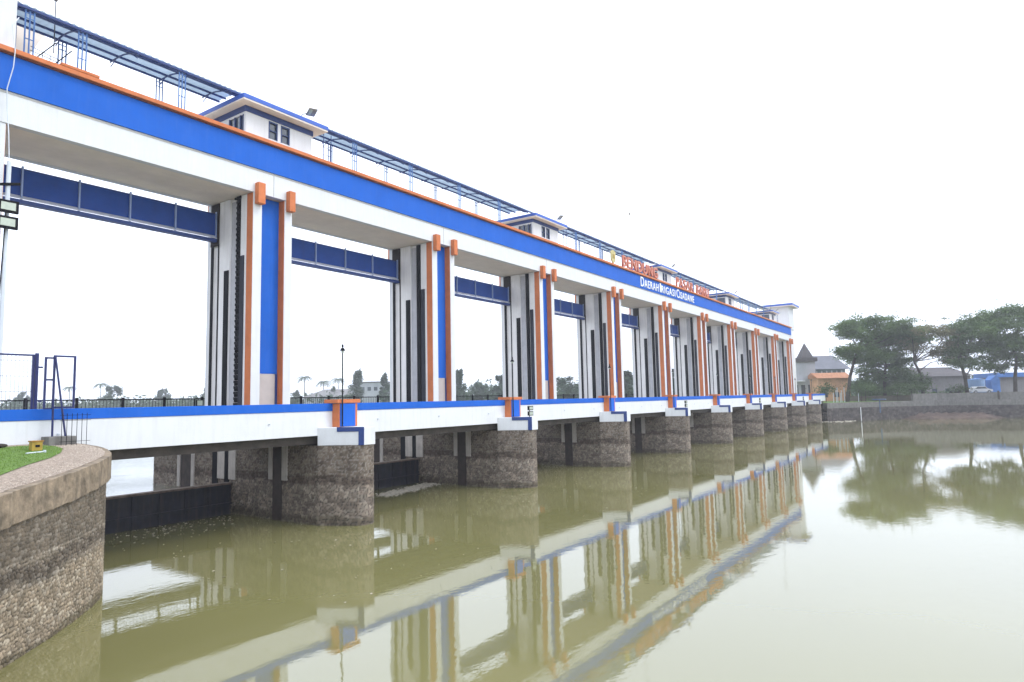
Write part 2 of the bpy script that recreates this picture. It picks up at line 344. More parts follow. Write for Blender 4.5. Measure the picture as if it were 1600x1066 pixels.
# ---------------- deck spans ----------------
def span(i,x0,x1):
    t=thing('deck_span',('white deck girder with blue top band '+('at the grassy bank' if i==0 else 'between the '+ORD[i]+' and '+ORD[i+1]+' stone piers' if i<9 else 'reaching the far bank')),'bridge deck',(x0,0,0),'deck spans of the bridge')
    L=x1-x0
    MB().box(0.01,L-.01,-4.88,-4.62,3.80,4.79).build('girder',WHITE,t,bevel=.012)
    MB().box(0.01,L-.01,-4.905,-4.6,4.79,5.11).build('parapet_band',BLUE,t,bevel=.012)
    m=MB().box(.3,L-.3,-4.62,-.4,4.0,4.38)
    m.box(.3,L-.3,-4.55,-4.1,3.46,4.0); m.box(.3,L-.3,-3.2,-2.8,3.5,4.0); m.box(.3,L-.3,-1.7,-1.3,3.5,4.0); m.box(.3,L-.3,-.7,-.4,3.5,4.0)
    for k in range(1,4): m.box(L*k/4-.12,L*k/4+.12,-4.1,-.7,3.6,4.0)
    m.build('underside_beams',CONCD,t)
    MB().box(0.01,L-.01,-4.6,-.4,4.385,4.42).build('road_slab',CONCG,t)
    # drain outlets
    d=MB()
    for k in range(3): d.tube([(L*(k+.5)/3,-4.7,4.42),(L*(k+.5)/3,-4.93,4.36)],.035)
    d.build('drain_pipe',PIPE,t)
    return t
edges=[-9]+PIERX+[127]
for i in range(10): span(i,edges[i],edges[i+1])
# ---------------- gate towers ----------------
tw=thing('gate_tower','','tower',(PIERX[0],0,0),'white gate towers with orange edges')
Zb,Zt=3.42,15.05
prof=[(-1.08,.5),(-1.08,.98),(-.98,.98),(-.98,1.88),(-1.08,1.88),(-1.08,2.82),(-1.0,2.82),(-1.0,3.2),(-1.08,3.2),(-1.08,3.55)]
prof=prof+[(-x,y) for x,y in reversed(prof)]
MB().prism(prof,Zb,Zt).build('tower_wall',WHITE2,tw)
for s in (-1,1):
    x0,x1=(-1.08,-.6) if s<0 else (.64,1.08)
    f=MB().box(x0+.012,x1-.012,.03,.5,Zb,Zt).build('pilaster',WHITE,tw)
    each('orange_strip',ORANGE,f,[(x0-.006,x0+.012,.06,.5,Zb,Zt),(x1-.012,x1+.006,.06,.5,Zb,Zt)])
    MB().box(x0+.06,x1-.04,-.30,-.0,14.5,15.5).build('orange_bracket',ORANGE,tw,bevel=.02)
    g=MB().box(x0,x1,3.55,3.75,Zb,Zt).build('rear_pilaster',WHITE,tw)
    MB().box(x0+.06,x1-.04,3.62,3.95,14.35,15.3).build('orange_bracket',ORANGE,tw,bevel=.02)
MB().box(-.59,.63,.47,.497,6.58,Zt-.01).build('blue_panel',BLUE,tw)
dr=MB().box(-.57,.50,.455,.497,Zb,6.56).build('door',mat('grey_door',(.5,.45,.42),.6,.06,2),tw)
MB().box(.40,.44,.42,.455,4.9,5.1).build('door_handle',DARK,dr)
each('door_jamb',DBLUE,dr,[(-.59,-.575,.44,.497,Zb,6.57),(.505,.63,.44,.497,Zb,6.57)])
def sbx(y0,y1,z0,z1,pr): return (-1.08-pr,-1.075,y0,y1,z0,z1)
each('guide_rail',DARK,tw,[sbx(1.9,2.25,Zb,11.57,.05),sbx(2.74,2.82,Zb,13.0,.03),sbx(3.2,3.42,Zb,13.0,.03)])
each('dark_strip',mat('strip_steel',(.035,.037,.05),.75,.1,3,spec=.15),tw,[sbx(.66,.95,Zb,12.13,.05)])
each('guide_head',mat('guide_steel',(.03,.024,.027),.8,.2,3,spec=.15),tw,[sbx(2.74,3.45,12.9,15.02,.06)],bevel=.03)
each('slot_back_plate',mat('slot_plate',(.5,.5,.53),.6,.1,2),tw,[(-.99,-.97,1.46,1.87,Zb,14.9)])
hr=each('hoist_rail',DARK,tw,[(-1.1,-.985,1.08,1.34,Zb,15.0)])[0]
def twl(i):
    if i==0: return 'white gate tower at the left picture edge beside the grassy bank, with orange edge'
    if i==10: return 'last white gate tower at the far bank, under the end of the overhead beam'
    return 'white gate tower with orange strips and blue centre panel, standing on the '+ORD[i]+' stone pier'
tw['label']=twl(1)
for i in range(2,10): dup(tw,(PIERX[i-1],0,0),twl(i))
t0=dup(tw,(.42,0,0),twl(0))
for c in list(t0.children):
    if c.name.startswith('orange_bracket') and c.data.vertices[0].co.y<1: bpy.data.objects.remove(c)
t0; dup(tw,(123.9,0,0),twl(10))
bpy.data.objects.remove(hr)
c=MB(); x=-1.04; z=Zb; k=0
while z<15.0:
    if k%2: c.box(x-.05,x+.05,1.02,1.36,z,z+.12)
    else: c.box(x-.05,x+.05,1.07,1.14,z,z+.16).box(x-.05,x+.05,1.24,1.31,z,z+.16)
    z+=.13;k+=1
ch=c.build('hoist_chain',DARK,tw)
MB().box(-1.14,-.98,.95,1.45,14.93,15.02).build('chain_plate',DARK,ch)
TWX=[.42]+PIERX+[123.9]
# plain abutment blocks beneath end towers
t=thing('abutment_block','masonry block beneath the last gate tower at the far bank','abutment',(0,0,0))
cobble([(122.6,9),(122.6,-5.8),(126,-7.5)],-1,3.42,'stone_face',t,.1,.2,.15,.04,seed=4,band=PB)
MB().prism([(122.65,9),(122.65,-5.8),(126,-7.4),(140,-7.4),(140,9)],-1,3.4).build('core',CONCG,t)
# ---------------- overhead beam ----------------
bm=thing('overhead_beam','long white and blue overhead beam with orange coping running across all the gate towers','beam')
BX0,BX1=-2.5,124.7
MB().box(BX0,BX1,0,.3,15.06,16.21).box(BX0,BX1,3.45,3.75,15.06,16.21).box(BX0,BX0+.3,.3,3.45,15.06,16.21).box(BX1-.3,BX1,.3,3.45,15.06,16.21).build('white_band',WHITE,bm)
MB().box(BX0,BX1,-.07,.3,16.21,17.49).box(BX0,BX1,3.45,3.8,16.21,17.49).box(BX0,BX0+.3,.3,3.45,16.21,17.49).box(BX1-.3,BX1+.02,.3,3.45,16.21,17.49).build('blue_band',BLUE,bm)
MB().box(BX0-.1,BX1+.1,-.24,.16,17.54,17.72).box(BX0-.1,BX1+.1,3.6,3.95,17.54,17.72).box(3.0,4.3,-.25,.1,17.725,17.84).build('orange_coping',ORANGE,bm,bevel=.02)
MB().box(BX0,BX1,-.14,.2,17.49,17.54).build('coping_shadow_strip',mat('coping_shadow_brown',(.2,.05,.03),.7,.1,2),bm)  # dark brown strip paints in the shadow under the orange coping
MB().box(BX0+.3,BX1-.3,.3,3.45,15.08,15.3).box(BX0+.3,BX1-.3,.3,3.45,17.2,17.45).build('soffit',SOFFIT,bm)
MB().box(BX0,BX1,-.015,.0,16.12,16.16).build('band_shadow_line',mat('band_shadow_beige',(.5,.48,.44),.7,.05,2),bm)  # thin beige strip paints in the blue band's shadow on the white
j=MB()
for i in range(1,10): j.box(PIERX[i-1]-.012,PIERX[i-1]+.012,-.004,.0,15.08,16.2)
j.build('expansion_joint',mat('joint',(.3,.29,.28),.8,.1,2),bm)
# ---------------- raised gates and lower gates ----------------
for i in range(1,11):
    x0,x1=TWX[i-1]+1.05-.3,TWX[i]-1.05+.3; L=x1-x0; zb=[0,13.07,12.75,12.62,12.6,12.65,12.6,12.6,12.6,12.6,12.6][i]; zt=zb+1.4
    t=thing('raised_gate','navy blue steel gate leaf hoisted under the beam, '+ORD[i]+' opening from the left','sluice gate',(x0,2.98,zb),'raised steel gate leaves')
    MB().box(.35,L-.35,0,.1,.36,zt-zb).build('skin_plate',NAVY,t)
    MB().add([(.3,-.12,.22),(L-.3,-.12,.22),(L-.3,.02,.36),(.3,.02,.36),(.3,-.12,.19),(L-.3,-.12,.19),(L-.3,.1,.33),(.3,.1,.33)],[(0,1,2,3),(4,7,6,5),(0,4,5,1),(3,2,6,7),(0,3,7,4),(1,5,6,2)]).build('sloping_apron',mat('apron_%d'%i,(.5,.52,.6),.5,.1,2) if i==1 else bpy.data.materials['apron_1'],t)
    each('edge_beam',DBLUE,t,[(.3,L-.3,-.1,.16,.02,.18),(.3,L-.3,-.02,.12,zt-zb,zt-zb+.05)])
    for k in range(1,6):
        x=L*(k-.1)/5.1
        MB().box(x-.03,x+.03,-.09,0,.12,zt-zb+.12).build('rib',mat('rib_steel',(.26,.34,.55),.5,.1,2) if (i==1 and k==1) else bpy.data.materials['rib_steel'],t)
    each('end_carriage',DBLUE,t,[(.02,.3,-.02,.3,.02,zt-zb+.02),(L-.3,L-.02,-.02,.3,.02,zt-zb+.02)])
for i in range(1,11):
    x0,x1=(1.2 if i==1 else TWX[i-1]+1.2),TWX[i]-1.2; L=x1-x0
    t=thing('lower_gate','dark rusty steel gate holding back the river at water level, '+ORD[i]+' opening from the left','sluice gate',(x0,1.15,-.9),'dark lower gate leaves')
    top=2.52+ (0.06 if i>1 else 0)
    MB().box(0,L,0,.14,0,top-.08).build('gate_plate',RUST,t)
    MB().box(0,L,-.1,.3,top-.08,top).build('top_flange',RUSTEDGE,t)
    m=MB()
    for k in range(1,9): m.box(L*k/9-.04,L*k/9+.04,-.05,0,0,top-.1)
    m.box(0,L,-.07,0,1.55,1.63)
    m.build('stiffener',RUST,t)
    if i==1: MB().box(1.55,1.9,-.09,-.0,.6,2.2).build('rust_patch',mat('rust_red',(.12,.05,.04),.9,.3,4),t)
# ---------------- machine houses ----------------
HX=[10.55,35.8,61.4,86.2,111.4]
hs_=thing('machine_house','','hoist house',(HX[0],0,17.46),'small hoist houses on the beam')
W,D=3.85,2.95
# walls with window holes: built from piers and panels
wl=MB(); x0,x1,y0,y1,zt=.5,4.35,.6,3.4,1.92
wl.box(x0,1.76,y0,y0+.15,0,zt).box(2.26,2.46,y0,y0+.15,0,zt).box(2.97,x1,y0,y0+.15,0,zt)
wl.box(1.76,2.26,y0,y0+.15,0,.72).box(2.46,2.97,y0,y0+.15,0,.72).box(1.76,2.26,y0,y0+.15,1.6,zt).box(2.46,2.97,y0,y0+.15,1.6,zt)
wl.box(x0,x0+.15,1.95,y1-.15,0,zt).box(x0,x0+.15,y0+.15,1.95,0,.35).box(x0,x0+.15,y0+.15,1.95,1.55,zt)
wl.box(x1-.15,x1,y0+.15,y1-.15,0,zt).box(x0,x1,y1-.15,y1,0,zt)
wall=wl.build('house_wall',WHITE,hs_)
for (a,b) in ((1.76,2.26),(2.46,2.97)):
    wn=MB().box(a,b,y0+.06,y0+.08,.72,1.6).build('window',GLASS,hs_)
    MB().box(a,a+.05,y0-.02,y0+.1,.72,1.6).box(b-.06,b,y0-.03,y0+.1,.72,1.6).box(a+.05,b-.06,y0-.02,y0+.1,1.52,1.6).box(a+.05,b-.06,y0-.02,y0+.1,1.12,1.16).build('window_frame',FRAME,wn)
wn=MB().box(x0+.06,x0+.08,y0+.15,1.95,.35,1.55).build('window',GLASS,hs_)
m=MB()
for y in (y0+.15,1.0,1.45,1.9): m.box(x0-.02,x0+.1,y,y+.06,.35,1.55)
m.build('window_frame',FRAME,wn)
MB().box(x0-.05,x1+.05,y0-.05,y1+.05,1.66,1.93).build('blue_band',DBLUE,hs_)
rf=MB().box(0.02,4.93,0.02,4.08,1.93,2.0).build('roof_soffit',SOFFIT,hs_)
MB().box(0,4.95,0,4.1,2.0,2.22).build('roof_slab',mat('roof_blue',(.035,.11,.48),.5,.08,1),hs_,bevel=.015)
def hl(i): return ['','nearest hoist house on the beam, with flat blue roof and open corner window','second hoist house on the beam, left of the upper red lettering','third hoist house on the beam, between the two words of red lettering','fourth hoist house on the beam, just right of the red lettering','farthest hoist house on the beam, beside the white end tower'][i]
hs_['label']=hl(1)
for i in range(1,5): dup(hs_,(HX[i],0,17.46),hl(i+1))
# solar lamps on roofs
sp=thing('solar_lamp','','lamp',(HX[0]+3.4,.3,19.68),'solar lamps on the hoist house roofs')
sp.scale=(.78,.78,.78)
MB().tube([(0,0,0),(.05,-.05,.25),(.45,-.25,.5)],.025).build('arm',GREYST,sp)
pm=MB().add([(.35,-.45,.76),(1.0,-.5,.86),(1.05,-.05,.50),(.4,.0,.40),(.35,-.47,.71),(1.0,-.52,.81),(1.05,-.07,.45),(.4,-.02,.35)],[(0,1,2,3),(7,6,5,4),(0,4,5,1),(1,5,6,2),(2,6,7,3),(3,7,4,0)]).build('lamp_panel',PANEL,sp)
for k in range(2):
    x_=.43+k*.3; MB().add([(x_,-.43,.667+k*.046),(x_+.24,-.445,.70+k*.046),(x_+.26,-.12,.445+k*.046),(x_+.02,-.1,.41+k*.046)],[(0,1,2,3)]).build('led_face',LENS,pm)
def sll(i): return 'small square solar lamp on the roof edge of the '+['nearest','second','third','fourth','farthest'][i]+' hoist house'
sp['label']=sll(0)
for i in range(1,5): dup(sp,(HX[i]+3.4,.3,19.68),sll(i))
# ---------------- walkway canopies ----------------
def canopy(i,x0,x1,posts,label):
    t=thing('walkway_canopy',label,'canopy',(x0,0,17.45),'corrugated canopies over the walkway')
    L=x1-x0; yA,yB,zA,zB=.38,2.85,2.32,2.76
    def zz(y): 
        u=(y-yA)/(yB-yA); return zA+(zB-zA)*u+.16*math.sin(math.pi*u)
    nx=int(L/.055); ys=[yA+(yB-yA)*k/6 for k in range(7)]
    vs=[];fs=[]
    for k in range(nx+1):
        x=L*k/nx; c=.022*math.sin(x*2*math.pi/.26)
        for y in ys: vs.append((x,y,zz(y)+c+.03))
    for k in range(nx):
        for q in range(6): a=k*7+q; fs.append((a,a+7,a+8,a+1))
    MB().add(vs,fs).build('roof_sheet',CANOPY,t,smooth=True)
    each('purlin',DBLUE,t,[(0,L,y-.035,y+.035,zz(y)-.1,zz(y)-.02) for y in (.45,1.0,1.25,2.2,2.75)])
    for k in range(int(L/2.1)+1):
        x=min(L-.05,.05+k*2.1); r=MB()
        r.tube([(x,yy,zz(yy)-.12) for yy in ys],.035,5); r.tube([(x,.45,zz(.45)-.3),(x,.95,zz(1)-.14)],.02,4); r.tube([(x,2.8,zz(2.8)-.35),(x,2.3,zz(2.3)-.14)],.02,4)
        r.build('rafter',DBLUE,t)
    for px in posts:
        for y in (.5,2.75):
            q=MB(); h=zz(y)-.1; x=px-x0+(.15 if y>1 else 0)
            for dx in (-.14,0,.14): q.tube([(x+dx,y,0),(x+dx,y,h)],.028,5)
            for zc in (h-.15,h-.35,h*.5,.2): q.box(x-.15,x+.15,y-.015,y+.015,zc,zc+.03)
            q.box(x-.18,x+.18,y-.08,y+.08,0,.03)
            q.build('canopy_post',STEELB,t)
    return t
canopy(0,1.72,11.0,[2.2,3.95,7.9],'blue corrugated canopy between the near end tower and the nearest hoist house')
for i in range(4):
    a,b=HX[i]+4.7,HX[i+1]+.4; s=(b-a)
    canopy(i+1,a,b,[a+s*f for f in (.12,.335,.56,.78)],'blue corrugated walkway canopy between the '+['nearest and second','second and third','third and fourth','fourth and farthest'][i]+' hoist houses')
# ladder frame beside first house, cable frames
for i in range(5):
    t=thing('ladder','thin blue steel ladder frame at the right end of the '+['nearest','second','third','fourth','farthest'][i]+' hoist house','ladder',(HX[i]+5.0,.45,17.5),'ladder frames beside the hoist houses')
    MB().tube([(0,0,0),(0,0,2.0)],.022).build('rail',DBLUE,t)
    MB().tube([(.5,0,0),(.5,0,2.0)],.022).build('rail',DBLUE,t)
    for z in (.4,.8,1.2,1.6): MB().tube([(0,0,z),(.5,0,z)],.015).build('rung',DBLUE,t)
# ---------------- end towers ----------------
def endtower(name,label,x0,x1,y0,y1,z1,over):
    t=thing(name,label,'tower',(x0,y0,17.45))
    MB().box(0,x1-x0,0,y1-y0,0,z1).build('tower_wall',WHITE,t)
    MB().box(-over,x1-x0+over,-over,y1-y0+over,z1,z1+.12).build('roof_soffit',SOFFIT,t)
    MB().box(-over-.03,x1-x0+over+.03,-over-.03,y1-y0+over+.03,z1+.12,z1+.5).build('roof_slab',bpy.data.materials['roof_blue'],t,bevel=.02)
    return t
endtower('stair_tower','tall white stair tower with overhanging blue roof at the far end of the beam',124.9,129.2,.2,4.6,4.3,.9)
MB().box(124.95,129,.3,4.5,3.45,17.44).build('tower_shaft',WHITE2,None)
tag(bpy.data.objects['tower_shaft'],'white lower shaft under the stair tower at the far end','tower')
te=endtower('stair_tower','white stair tower cut by the upper left picture corner',-2.3,1.70,.2,3.4,4.3,.7)
m=MB().add([(1.75,3.6,.0+17.5),(2.3,3.6,17.5),(3.78,3.6,20.6),(1.75,3.6,20.6),(1.75,4.2,17.5),(2.3,4.2,17.5),(3.78,4.2,20.6),(1.75,4.2,20.6)],[(0,1,2,3),(7,6,5,4),(0,4,5,1),(1,5,6,2),(2,6,7,3),(3,7,4,0)]).build('stair_slab',SOFFIT)
tag(m,'beige sloping concrete stair slab behind the canopy at the upper left','stair')
# lift frame in upper left
t=thing('steel_frame','dark tilted steel lifting frame lying on the walkway at the upper left','frame',(0,0,0))
for (a_,b_,r_) in (((2.76,1.4,18.44),(3.39,1.4,19.31),.022),((3.38,1.4,18.45),(3.93,1.4,19.21),.022),((2.56,1.42,18.81),(3.52,1.42,18.67),.014),((2.54,1.42,18.65),(3.46,1.42,18.56),.014),((2.95,1.42,18.5),(2.98,1.42,18.78),.012),((3.2,1.42,18.4),(3.22,1.42,18.7),.012)): MB().tube([a_,b_],r_,5).build('steel_bar',DARK,t)
# antenna masts
for (x,y,z0,z1,lab) in ((118,1.8,19.2,29.2,'tall thin radio mast rising above the farthest hoist house'),(57.5,1.8,19.9,25,'faint thin mast rising above the red lettering'),(3.35,1.5,19.9,21.4,'short rod antenna on the canopy at the upper left')):
    t=thing('antenna_mast',lab,'antenna',(x,y,z0)); MB().tube([(0,0,-1),(0,0,z1-z0)],.035 if z1>26 else .02,5).build('rod',GREYST,t)
    MB().box(-.05,.05,-.05,.05,z1-z0-.35,z1-z0-.1).build('head',RUSTEDGE,t)
# ---------------- lettering ----------------
def word(txt,name,label,x0,x1,z0,z1,y,m,depth):
    cu=bpy.data.curves.new('tmp','FONT'); cu.body=txt; cu.extrude=.5; cu.size=1; cu.offset=.004; cu.space_character=1.18
    ob=bpy.data.objects.new('tmp',cu); COL.objects.link(ob)
    dg=bpy.context.evaluated_depsgraph_get(); dg.update(); me=bpy.data.meshes.new_from_object(ob.evaluated_get(dg))
    bpy.data.objects.remove(ob)
    v=np.array([tuple(a.co) for a in me.vertices]); mn,mx_=v.min(0),v.max(0)
    for a in me.vertices:
        c=a.co; a.co=(x0+(c.x-mn[0])/(mx_[0]-mn[0])*(x1-x0), y+(c.z/1.0)*depth, z0+(c.y-mn[1])/(mx_[1]-mn[1])*(z1-z0))
    # orientation: mesh x->X, y->Z, z->-Y (front faces camera)
    me.flip_normals(); me.materials.clear(); me.materials.append(m); me.name=name
    o=bpy.data.objects.new(name,me); COL.objects.link(o); return o
tag(word('BENDUNG','sign_lettering','',51.3,60.0,17.85,18.95,-.05,RED,.16),'red orange raised capital letters reading BENDUNG on top of the beam coping','sign')
t=thing('sign_lettering','red orange raised capital letters reading PASAR BARU on top of the beam coping','sign')
for wd,a_,b_ in (('PASAR',65.6,71.2),('BARU',72.4,77.0)): word(wd,'word','',a_,b_,17.8,18.85,-.05,RED,.16).parent=t
t=thing('sign_lettering','white raised letters reading DAERAH IRIGASI CISADANE on the blue band','sign')
x=55.3
for wd,wid in (('DAERAH',4.7),('IRIGASI',4.5),('CISADANE',5.8)):
    a=word(wd[0],'letter','',x,x+.85 if wd[0]!='I' else x+.28,16.42,17.4,-.11,LETW,.06); a.parent=t
    b=word(wd[1:],'letters','',x+(.98 if wd[0]!='I' else .42),x+wid,16.42,17.22,-.11,LETW,.06); b.parent=t
    x+=wid+.42
# crest
t=thing('crest_panel','small yellow crest plate standing on the beam left of the red lettering','sign',(49.2,-.05,17.76))
MB().add([(x_,y_,z_) for y_ in (-.06,.06) for x_,z_ in ((-.45,.35),(0,.0),(.45,.35),(.45,1.15),(0,1.3),(-.45,1.15))],[(0,1,2,3,4,5),(11,10,9,8,7,6)]+[(k,6+k,6+(k+1)%6,(k+1)%6) for k in range(6)]).build('shield',CREST,t)
MB().box(-.2,.2,-.09,-.06,.5,.9).build('emblem_centre',YEL,t)
# ---------------- upstream walkway with railing ----------------
for i in range(10):
    xa,xb=TWX[i],TWX[i+1]
    t=thing('walkway_span','narrow upstream walkway slab behind the gate towers, '+ORD[i+1]+' span from the left','walkway',(xa,0,0),'upstream walkway spans')
    MB().box(.01,xb-xa-.01,4.3,6.3,4.2,4.5).build('slab',CONCG,t)
    t=thing('railing','black steel railing of the upstream walkway, '+ORD[i+1]+' opening from the left','railing',(xa,6.2,4.5),'upstream railings')
    L=xb-xa
    q=MB().tube([(0,0,1.0),(L,0,1.0)],.03,5).tube([(0,0,.12),(L,0,.12)],.02,4).build('top_rail',DARK,t)
    for k in range(6): MB().box(L*k/6+.2-.05,L*k/6+.25,-.05,.05,0,1.1).build('railing_post',DARK,t)
    b=MB()
    for k in range(int(L/.15)): b.box(k*.15,k*.15+.014,-.007,.007,.12,1.0)
    tag(b.build('baluster_infill',DARK,t),kind='stuff')
# floodlights on the walkway
for k,(x,lab) in enumerate(((12.35,'first'),(26.6,'second'),(41.5,'third'))):
    t=thing('floodlight','small floodlight in a black frame on the upstream railing, '+lab+' from the left','floodlight',(x if k else 11.0,4.4,4.5),'floodlights on the railing')
    MB().box(-.02,.02,-.02,.02,0,.6).box(.4,.44,-.02,.02,0,.6).box(-.02,.44,-.02,.02,.55,.59).box(-.02,.44,-.02,.02,.98,1.01).box(-.02,.02,-.02,.02,.6,1.0).box(.4,.44,-.02,.02,.6,1.0).build('stand',DARK,t)
    MB().box(.05,.37,-.1,.0,.62,.92).build('lamp_housing',DARK,t); 
    MB().box(.08,.34,-.12,-.1,.65,.89).build('lens',LENS,t)
# ---------------- street lamps on pedestals ----------------
sp=thing('lamp_post','','street lamp',(PIERX[0]-.40,-5.4,0),'slim lamp posts on the pedestals')
MB().tube([(0,0,4.15),(0,0,7.35)],.028,6).build('post',DARK,sp)
MB().tube([(0,0,7.3),(0,0,7.42)],.12,8,.05).build('shade',DARK,sp); MB().blob((0,0,7.5),(.045,.045,.08)).build('finial',DARK,sp)
MB().blob((0,0,7.25),(.06,.06,.06)).build('bulb',LENS,sp)
sp['label']='slim black lamp post on the first pedestal, seen against the sky'
for i in range(1,9): dup(sp,(PIERX[i]-.40,-5.4,0),'slim black lamp post on the '+ORD[i+1]+' pedestal from the grassy bank')
# twin floodlights on some caps
for i in (2,4,6,8):
    x=PIERX[i-1]; t=thing('twin_floodlight','black twin floodlight on the nose of the '+ORD[i]+' stone pier cap','floodlight',(x-.1,-6.3,4.12),'twin floodlights on the pier caps')
    MB().tube([(0,0,0),(0,0,.5)],.02).build('bracket',DARK,t)
    for z in (.08,.38):
        h=MB().box(-.22,.22,-.12,-.02,z,z+.24).build('lamp_housing',DARK,t); MB().box(-.17,.17,-.135,-.12,z+.04,z+.2).build('lens',LENS,h)
# tall lamp pole at the far right end
b=P(1239.5,616,126);tp=P(1234,545,126)
t=thing('lamp_pole','tall dark pole with lamp head beside the far end of the beam','street lamp',(b.x,b.y,3.4))
MB().tube([(0,0,0),(0,0,tp.z-3.4)],.09,6,.06).build('pole',DARK,t); MB().box(-.1,.9,-.1,.1,tp.z-3.5,tp.z-3.35).build('lamp_head',DARK,t)
# left pole with floodlights
t=thing('floodlight_pole','white pipe pole with two floodlights at the left picture edge','pole',(.0,0,0))
x0,y0=1.52,-.35
MB().tube([(x0,y0,3.9),(x0,y0,13.6)],.07,8).build('pipe',PIPE,t)
MB().tube([(x0-.4,y0,12.7),(x0+.3,y0-.15,12.85)],.05).tube([(x0-.1,y0,9.0),(x0-.05,y0-.1,12.0)],.018).build('clamp',DARK,t)
for z in (11.2,11.75):
    h=MB().box(x0-.36,x0+.24,y0-.32,y0-.2,z,z+.42).build('lamp_housing',DARK,t); MB().box(x0-.27,x0+.15,y0-.33,y0-.32,z+.08,z+.34).build('lens',LENS,h)
# hanging cable
tag(MB().tube([(1.7,-.02,19.0),(1.5,-.1,18.6),(1.55,-.3,17.6),(1.52,-.3,17.0),(1.4,-.2,16.2),(1.45,-.15,15.5),(1.48,-.3,14.6),(1.52,-.35,13.5)],.018,5).build('power_cable',PIPE),'pale power cable hanging over the blue band at the upper left','cable')
# ---------------- blue gate frames at left ----------------
NVG=mat('gate_navy',(.012,.018,.10),.5,.1,3)
t=thing('mesh_gate','dark blue framed mesh gate leaf on the bridge deck at the far left','gate',(0.02,-4.3,4.42))
def fr(m,x0,x1,z0,z1,y=0,w=.05): m.box(x0,x1,y-.025,y+.025,z1-w,z1); m.box(x0,x1,y-.025,y+.025,z0,z0+w); m.box(x0,x0+w,y-.025,y+.025,z0+w,z1-w); m.box(x1-w,x1,y-.025,y+.025,z0+w,z1-w); return m
fr(MB(),-.9,1.12,.1,2.3).build('frame',NVG,t); MB().box(1.14,1.22,-.04,.04,0,2.34).box(1.22,1.34,-.02,.02,1.9,1.95).box(1.25,1.34,-.02,.02,.9,.95).build('hinge_post',NVG,t)
m=MB()
for k in range(20): m.box(-.85+k*.1,-.844+k*.1,-.005,.005,.15,2.25)
for k in range(5): m.box(-.85,1.1,-.008,-.004,.3+k*.45,.31+k*.45)
tag(m.build('wire_mesh',GREYST,t),kind='stuff'); MB().box(.03,.28,-.04,.04,.95,1.15).build('lock_plate',NVG,t)
t=thing('braced_gate','open dark blue steel gate frame braced by a slanting strut standing on a concrete block','gate',(1.1,-5.15,0))
fr(MB(),.22,.8,5.12,6.66).build('frame',NVG,t)
MB().box(.0,.05,-.02,.03,5.1,6.6).box(.05,.22,-.01,.03,6.55,6.6).box(.05,.22,-.01,.02,5.92,5.97).box(.05,.22,-.01,.02,5.1,5.14).build('side_frame',NVG,t)
MB().tube([(.24,-.05,4.32),(.22,-.05,6.62)],.03,6).build('post',NVG,t)
MB().tube([(.24,-.07,6.6),(.5,-.25,4.32)],.028,6).build('strut',NVG,t)
tag(MB().box(1.15,1.85,-5.5,-4.95,4.0,4.32).build('concrete_block',CONCG,bevel=.02),'rough grey concrete block at the foot of the blue gate frame','block')
t=thing('wire_cage','small dark wire cage in front of the white girder beside the concrete block','cage',(1.42,-5.6,4.02))
m=MB()
for k in range(6): m.tube([(k*.13,0,0),(k*.13,0,.95)],.008,4)
for z in (.15,.75,.9): m.tube([(-.05,0,z),(.75,0,z)],.008,4)
m.build('wire',DARK,t)
# yellow box, debris, white flange
t=thing('marker_box','small yellow painted box standing on the lawn','box',(.45,-6.35,4.0))
MB().box(0,.25,0,.2,0,.24).build('body',YEL,t,bevel=.01); MB().box(-.02,.27,-.02,.22,.24,.27).build('lid',mat('rusty_lid',(.35,.18,.03),.8,.2,6),t); MB().box(.08,.18,-.012,0,.1,.16).build('plate',DARK,t)
m=MB()
for k in range(14):
    m.blob((-.25+random.uniform(-.35,.35),-5.3+random.uniform(-.15,.15),4.1+random.uniform(0,.07)),(random.uniform(.05,.13),random.uniform(.05,.1),random.uniform(.03,.07)),6,4)
tag(m.build('rubble_heap',CONCD),'little heap of dark rubble lying against the white girder at the far left','rubble')
tag(MB().tube([(.15,-6.85,3.98),(.6,-6.75,3.99)],.018).box(.58,.62,-6.8,-6.7,3.96,4.03).build('white_pipe_piece',PIPE),'short white pipe piece lying on the lawn in front of the yellow box','pipe')
# creeping plant at wall foot
m=MB()
for k in range(220):
    c=Vector((2.35+random.uniform(-.12,.1),-4.9+random.uniform(-.5,.5),.3+random.random()**1.3*1.1)); a=Vector([random.gauss(0,1) for _ in range(3)]).normalized()*.045; b_=a.orthogonal().normalized()*.03
    m.add([c-a,c+b_,c+a,c-b_],[(0,1,2,3)])
tag(m.build('climbing_weed',LEAF2,smooth=True),'small green weed growing at the foot of the curved stone wall','plant')
# ---------------- floating debris ----------------
m=MB()
def bit(x,y,s,z=WL+.004):
    a=random.uniform(0,3.14);n=random.choice((3,4,5)); 
    vs=[(x+math.cos(a+6.28*k/n)*s*random.uniform(.6,1.3),y+math.sin(a+6.28*k/n)*s*random.uniform(.4,1),z+random.uniform(0,.02)) for k in range(n)]
    m.add(vs+[(x,y,z+s*.35)],[(k,(k+1)%n,n) for k in range(n)])
for _ in range(1500):
    t_=random.random(); bit(18.3+t_*5.6+random.gauss(0,.2),-1.1+t_*1.2+random.gauss(0,.3),random.uniform(.03,.13))
for _ in range(240): bit(random.uniform(2.5,10.5),1-abs(random.gauss(0,1.6)),random.uniform(.015,.07))
for _ in range(420): bit(random.uniform(2,60),random.uniform(-14,-1),random.uniform(.015,.05))
for _ in range(260): bit(random.uniform(118,128),random.uniform(-10,-5.5),random.uniform(.06,.3))
for _ in range(120): bit(71+random.uniform(-2,5),random.uniform(-1,.6),random.uniform(.05,.15))
